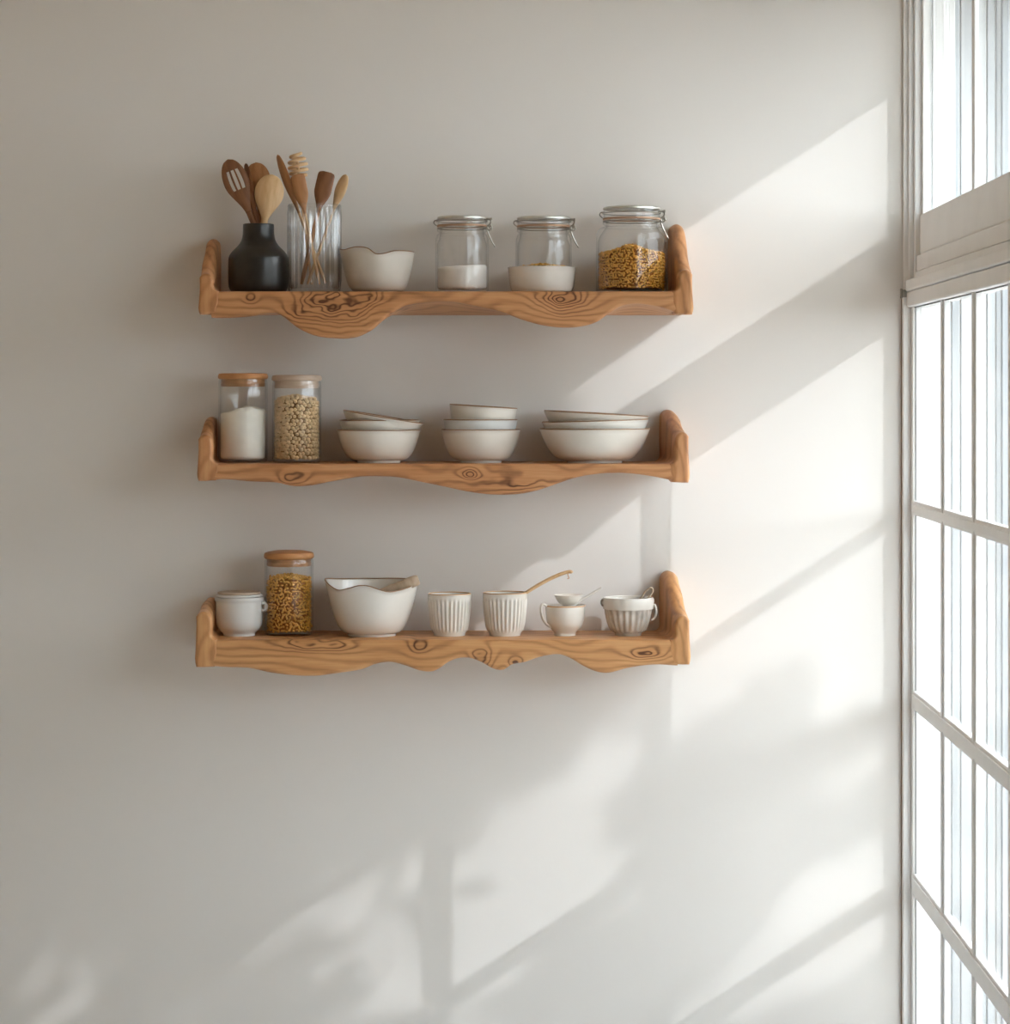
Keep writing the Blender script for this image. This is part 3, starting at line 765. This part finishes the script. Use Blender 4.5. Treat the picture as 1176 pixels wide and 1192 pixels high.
# ladle
ld = thing('ladle', 'slim pale wooden ladle with a hooked tip leaning out of the ribbed cup', 'utensil', (0, 0, 0))
bm = bmesh.new(); tube(bm, smoothpath([W(584, 712, .10), W(604, 696, .104), W(622, 684, .106), W(640, 674, .106), W(655, 667.5, .106), W(664, 665.5, .106), W(666, 667, .106)], 6), lambda t: (1.7+.5*math.sin(t*3))*s3, 10, flat=1.3); link('handle', bm, UW[0], ld)
bm = bmesh.new(); tube(bm, smoothpath([W(661, 666.5, .106), W(661.5, 670, .106), W(662.5, 673, .106), W(660.5, 673.5, .106)], 4), .7*s3, 6); tag(link('hook', bm, M['rubber'], ld), 'small brown hook')
bm = bmesh.new(); lathe([(a*s3, b*s3) for a, b in [(0, -5), (6, -4), (10, 0), (9, 0), (5.4, -3), (0, -4)]], 32, bm=bm); bmesh.ops.translate(bm, verts=bm.verts, vec=W(582, 714, .10)); link('ladle_bowl', bm, UW[0], ld)
# small handled cup
c2 = pot('teacup', 'small plain white cup with a handle and a little bowl resting in its mouth', 'cup', 658, Z3, d3,
    densify([(0, 1), (10, 1), (11, 0), (12.5, 0), (12.5, 3), (15, 6), (20, 12), (22, 20), (22.8, 28), (23.2, 34.5)], 3)+[(22.6, 35.5), (21.6, 34.5), (20.5, 22), (17, 11), (10, 7), (0, 6)], M['cream3'], M['tanrim'], 27)
bm = bmesh.new(); tube(bm, smoothpath(P((-20, -8, 33), (-25, -9, 37), (-28, -9.5, 34), (-28, -9.5, 27), (-25.5, -9, 19), (-21, -8, 13), (-16, -7, 10)), 5), 1.6*s3, 8, flat=1.8); link('handle', bm, M['cream3'], c2)
pr, k = bowlprof(17, 12.5, 7, 1.6, 1, .5)
pot('pinch_bowl', 'tiny cream bowl resting in the mouth of the plain white cup', 'bowl', 662, Z3, d3, pr, M['cream'], None, None, None, 56, (0, 0, 0), 34.5)
sp = thing('ceramic_spoon', 'thin white spoon leaning right out of the tiny bowl', 'spoon', (0, 0, 0))
bm = bmesh.new(); tube(bm, smoothpath([W(668, 704.5, .108), W(676, 699, .108), W(688, 692, .108), W(700, 684.5, .108)], 5), lambda t: (1.9-.6*t)*s3, 8); link('handle', bm, M['cream3'], sp)
bm = bmesh.new(); tube(bm, smoothpath([W(668.6, 704, .108), W(664, 706, .106), W(658, 707, .104), W(654, 706, .103)], 4), lambda t: (1.8+2.5*math.sin(PI*t*.9))*s3, 10, flat=.5); link('spoon_head', bm, M['cream3'], sp)
# fluted glazed cup
M['flute'] = simple('smoky_glaze', (.60, .555, .50), .22, .2, 45, .1, coat=.4)
fc, _ = cup('fluted_bowl', 'smoky fluted bowl with a white band at the right end of the lowest shelf', 731.5, 29.5, 43, 15, 22, M['cream3'], M['flute'], 5, 30)
fc['category'] = 'bowl'
for ch in fc.children:
    if ch.name.startswith('rim'): ch['label'] = 'white glazed rim'
bm = lathe([(a*s3, b*s3) for a, b in [(28.1, 31), (29.3, 31), (29.8, 33), (30.2, 41), (29.9, 43), (29.2, 43)]], 72, closed=True); tag(link('band', bm, M['cream3'], fc), 'white glazed band')
bm = bmesh.new(); tube(bm, smoothpath(P((28, -4, 36), (31, -4.5, 35), (32.5, -5, 28), (31, -5, 21), (27, -4.5, 18)), 5), 1.4*s3, 8); tag(link('handle', bm, M['cream3'], fc), 'small white handle')
bm = bmesh.new(); tube(bm, smoothpath(P((-28, -6, 40), (-30.5, -6.5, 42), (-31.5, -6.5, 38), (-30, -6.5, 35), (-28, -6, 36)), 5), 1.1*s3, 8); tag(link('lug', bm, M['steel'], fc), 'small metal lug')
wk = thing('small_whisk', 'small looped wire whisk lying in the smoky fluted bowl', 'whisk', (0, 0, 0))
bm = bmesh.new()
loop = smoothpath([W(740, 702, .10), W(747, 695, .11), W(752, 688, .112), (W(757, 684.5, .112)), W(760, 686, .112), W(759, 690.5, .112), W(754, 697, .112), W(748, 704, .104)], 6)
tube(bm, loop, 1.1*s3, 8)
link('loop_handle', bm, UW[3], wk)
bm = bmesh.new()
for j in range(5):
    o_ = (j-2)*1.6
    tube(bm, smoothpath([W(747, 703, .104), W(738, 699.5+o_*.3, .10+o_*.003), W(728, 700+o_*.4, .10+o_*.004), W(722, 706, .10), W(730, 709, .10)], 5), .5*s3, 6)
tag(link('wires', bm, M['steel'], wk), 'thin metal wires')

# ------------------------------------------------------------------ garden tree that shades the wall
SD = Vector((1.2, -1.0, .78))          # towards the sun
def shade(u, v):
    """how densely the crown stands in the way of the sunbeam that would land here"""
    edge = interp([(250, 690), (340, 652), (470, 628), (560, 606), (700, 550), (775, 500)], v)
    line = interp([(-200, 1110), (0, 1085), (160, 1060), (300, 1010), (370, 985), (410, 975), (490, 960), (600, 890), (755, 780)], u)
    if v < 775: return 1.0 if u < edge-14 else (.7 if u < edge else leafy(u, v))
    if v < line: return 1.0 if u < 755 else leafy(u, v)
    if u < 365:
        return .02 if 66 < u < 134 else .3
    if u < 620: return .035 if u < 490 else .02
    if u < 765 and v < 1120-(u-620)*.64: return 0
    return leafy(u, v)
def leafy(u, v):
    st = noise.noise(Vector(((u*.65+v*.75)*.0045, (v-(1035-u)*.65)*.017, 2)))
    q = v-(812+(1035-u)*.68)
    if q > 0:
        rt_ = max(0, min(1, (u-880)/120))     # thinner foliage towards the window
        return .95 if st > -.10+.20*rt_ else 0
    if 760 < u < 935 and v > 745 and q > -150: return .85 if st > .10 else 0
    return 0
tr = thing('garden_tree', 'leafy tree outside the window', 'tree', (4.2, -3.5, -.1))
verts = []; faces = []; rt = random.Random(11); cnt = 0
T0 = tr.location
for _ in range(90000):
    if cnt > 15000: break
    u = rt.uniform(-760, 1045) if cnt % 3 else rt.uniform(100, 1045); v = rt.uniform(150, 1500)
    if rt.random() > shade(u, v)*1.0: continue
    t = rt.uniform(2.5, 3.9) if u > -150 else rt.uniform(3.2, 4.8)
    p = Vector(((u-VU)*S, 0, Z0+(VV-v)*S))+SD*t
    if p.z < .0: continue
    L_ = rt.uniform(.07, .12); wd = L_*.42
    along = Vector((rt.gauss(-.5, .5), rt.gauss(0, .6), rt.gauss(-.6, .4))).normalized()
    side = along.cross(Vector((rt.gauss(0, 1), rt.gauss(0, 1), rt.gauss(0, 1)))).normalized(); nn = along.cross(side)
    p = p-T0; o = len(verts)
    q = [p, p+along*L_*.3+side*wd*.5, p+along*L_*.7+side*wd*.42, p+along*L_-nn*L_*.1, p+along*L_*.7-side*wd*.42, p+along*L_*.3-side*wd*.5, p+along*L_*.5-nn*.006]
    verts += [tuple(c) for c in q]
    for a, b in ((0, 1), (1, 2), (2, 3), (3, 4), (4, 5), (5, 0)): faces.append((o+a, o+b, o+6))
    cnt += 1
me = bpy.data.meshes.new('foliage'); me.from_pydata(verts, [], faces); me.materials.append(M['leaf'])
fo = bpy.data.objects.new('foliage', me); C.objects.link(fo); fo.parent = tr; fo['kind'] = 'stuff'
hb = bmesh.new(); box(hb, 2.6, 3.1, -8.5, .8, -.1, 1.46)  # unseen hedge, added to keep low sky light off the lower wall
bmesh.ops.subdivide_edges(hb, edges=hb.edges, cuts=40, use_grid_fill=True)
for v_ in hb.verts:
    v_.co += Vector((noise.noise(v_.co*6), noise.noise(v_.co*6+Vector((9, 0, 0))), noise.noise(v_.co*6+Vector((0, 9, 0)))))*.09 if v_.co.z > 0 else Vector((0, 0, 0))
tag(link('added_hedge', hb, M['hedge'], smooth=False), 'unseen hedge added outside the window to block low sky light', 'hedge')
bm = bmesh.new()
tube(bm, smoothpath([(0, 0, 0), (-.05, .05, 1.0), (.02, 0, 2.0), (-.1, .1, 3.2)], 6), lambda t: .11-.07*t, 12)
link('trunk', bm, M['bark'], tr)

for o in C.objects:
    if o.parent or 'category' not in o: continue
    k = o.name.split('.')[0]; lb = o['label']
    g = {'wall_shelf': 'live-edge wall shelves', 'bowl': 'stacked bowls on the middle shelf', 'swing_top_jar': 'swing-top jars on the top shelf',
         'storage_jar': 'wood-lidded storage jars', 'ribbed_cup': 'ribbed cups on the lowest shelf'}.get(k)
    if o['category'] == 'utensil' and 'black vase' in lb: g = 'wooden spoons in the black vase'
    if o['category'] == 'utensil' and 'tumbler' in lb: g = 'wooden utensils in the ribbed tumbler'
    if g: o['group'] = g

# ------------------------------------------------------------------ light, camera
w = bpy.data.worlds.new('world'); bpy.context.scene.world = w; w.use_nodes = True
bg = w.node_tree.nodes['Background']; bg.inputs[0].default_value = (.89, .95, 1.0, 1); bg.inputs[1].default_value = 5.8
sl = bpy.data.lights.new('sun', 'SUN'); so = bpy.data.objects.new('sun', sl); C.objects.link(so)
so.rotation_euler = (SD).to_track_quat('Z', 'Y').to_euler(); sl.energy = .86; sl.angle = math.radians(.4); sl.color = (.97, .985, 1.0)
cam = bpy.data.cameras.new('camera'); co = bpy.data.objects.new('camera', cam); C.objects.link(co)
co.location = (0, -D, Z0); co.rotation_euler = (PI/2, 0, 0)
cam.sensor_fit = 'VERTICAL'; cam.sensor_height = 36; cam.sensor_width = 36; cam.lens = (D/S)*36/1192
cam.shift_x = (588-VU)/1192; cam.shift_y = -(596-VV)/1192
scn = bpy.context.scene; scn.camera = co
vs = scn.view_settings; vs.view_transform = 'Standard'; vs.look = 'None'; vs.gamma = 1; vs.use_curve_mapping = False; vs.exposure = .56
scn.cycles.transparent_max_bounces = 32
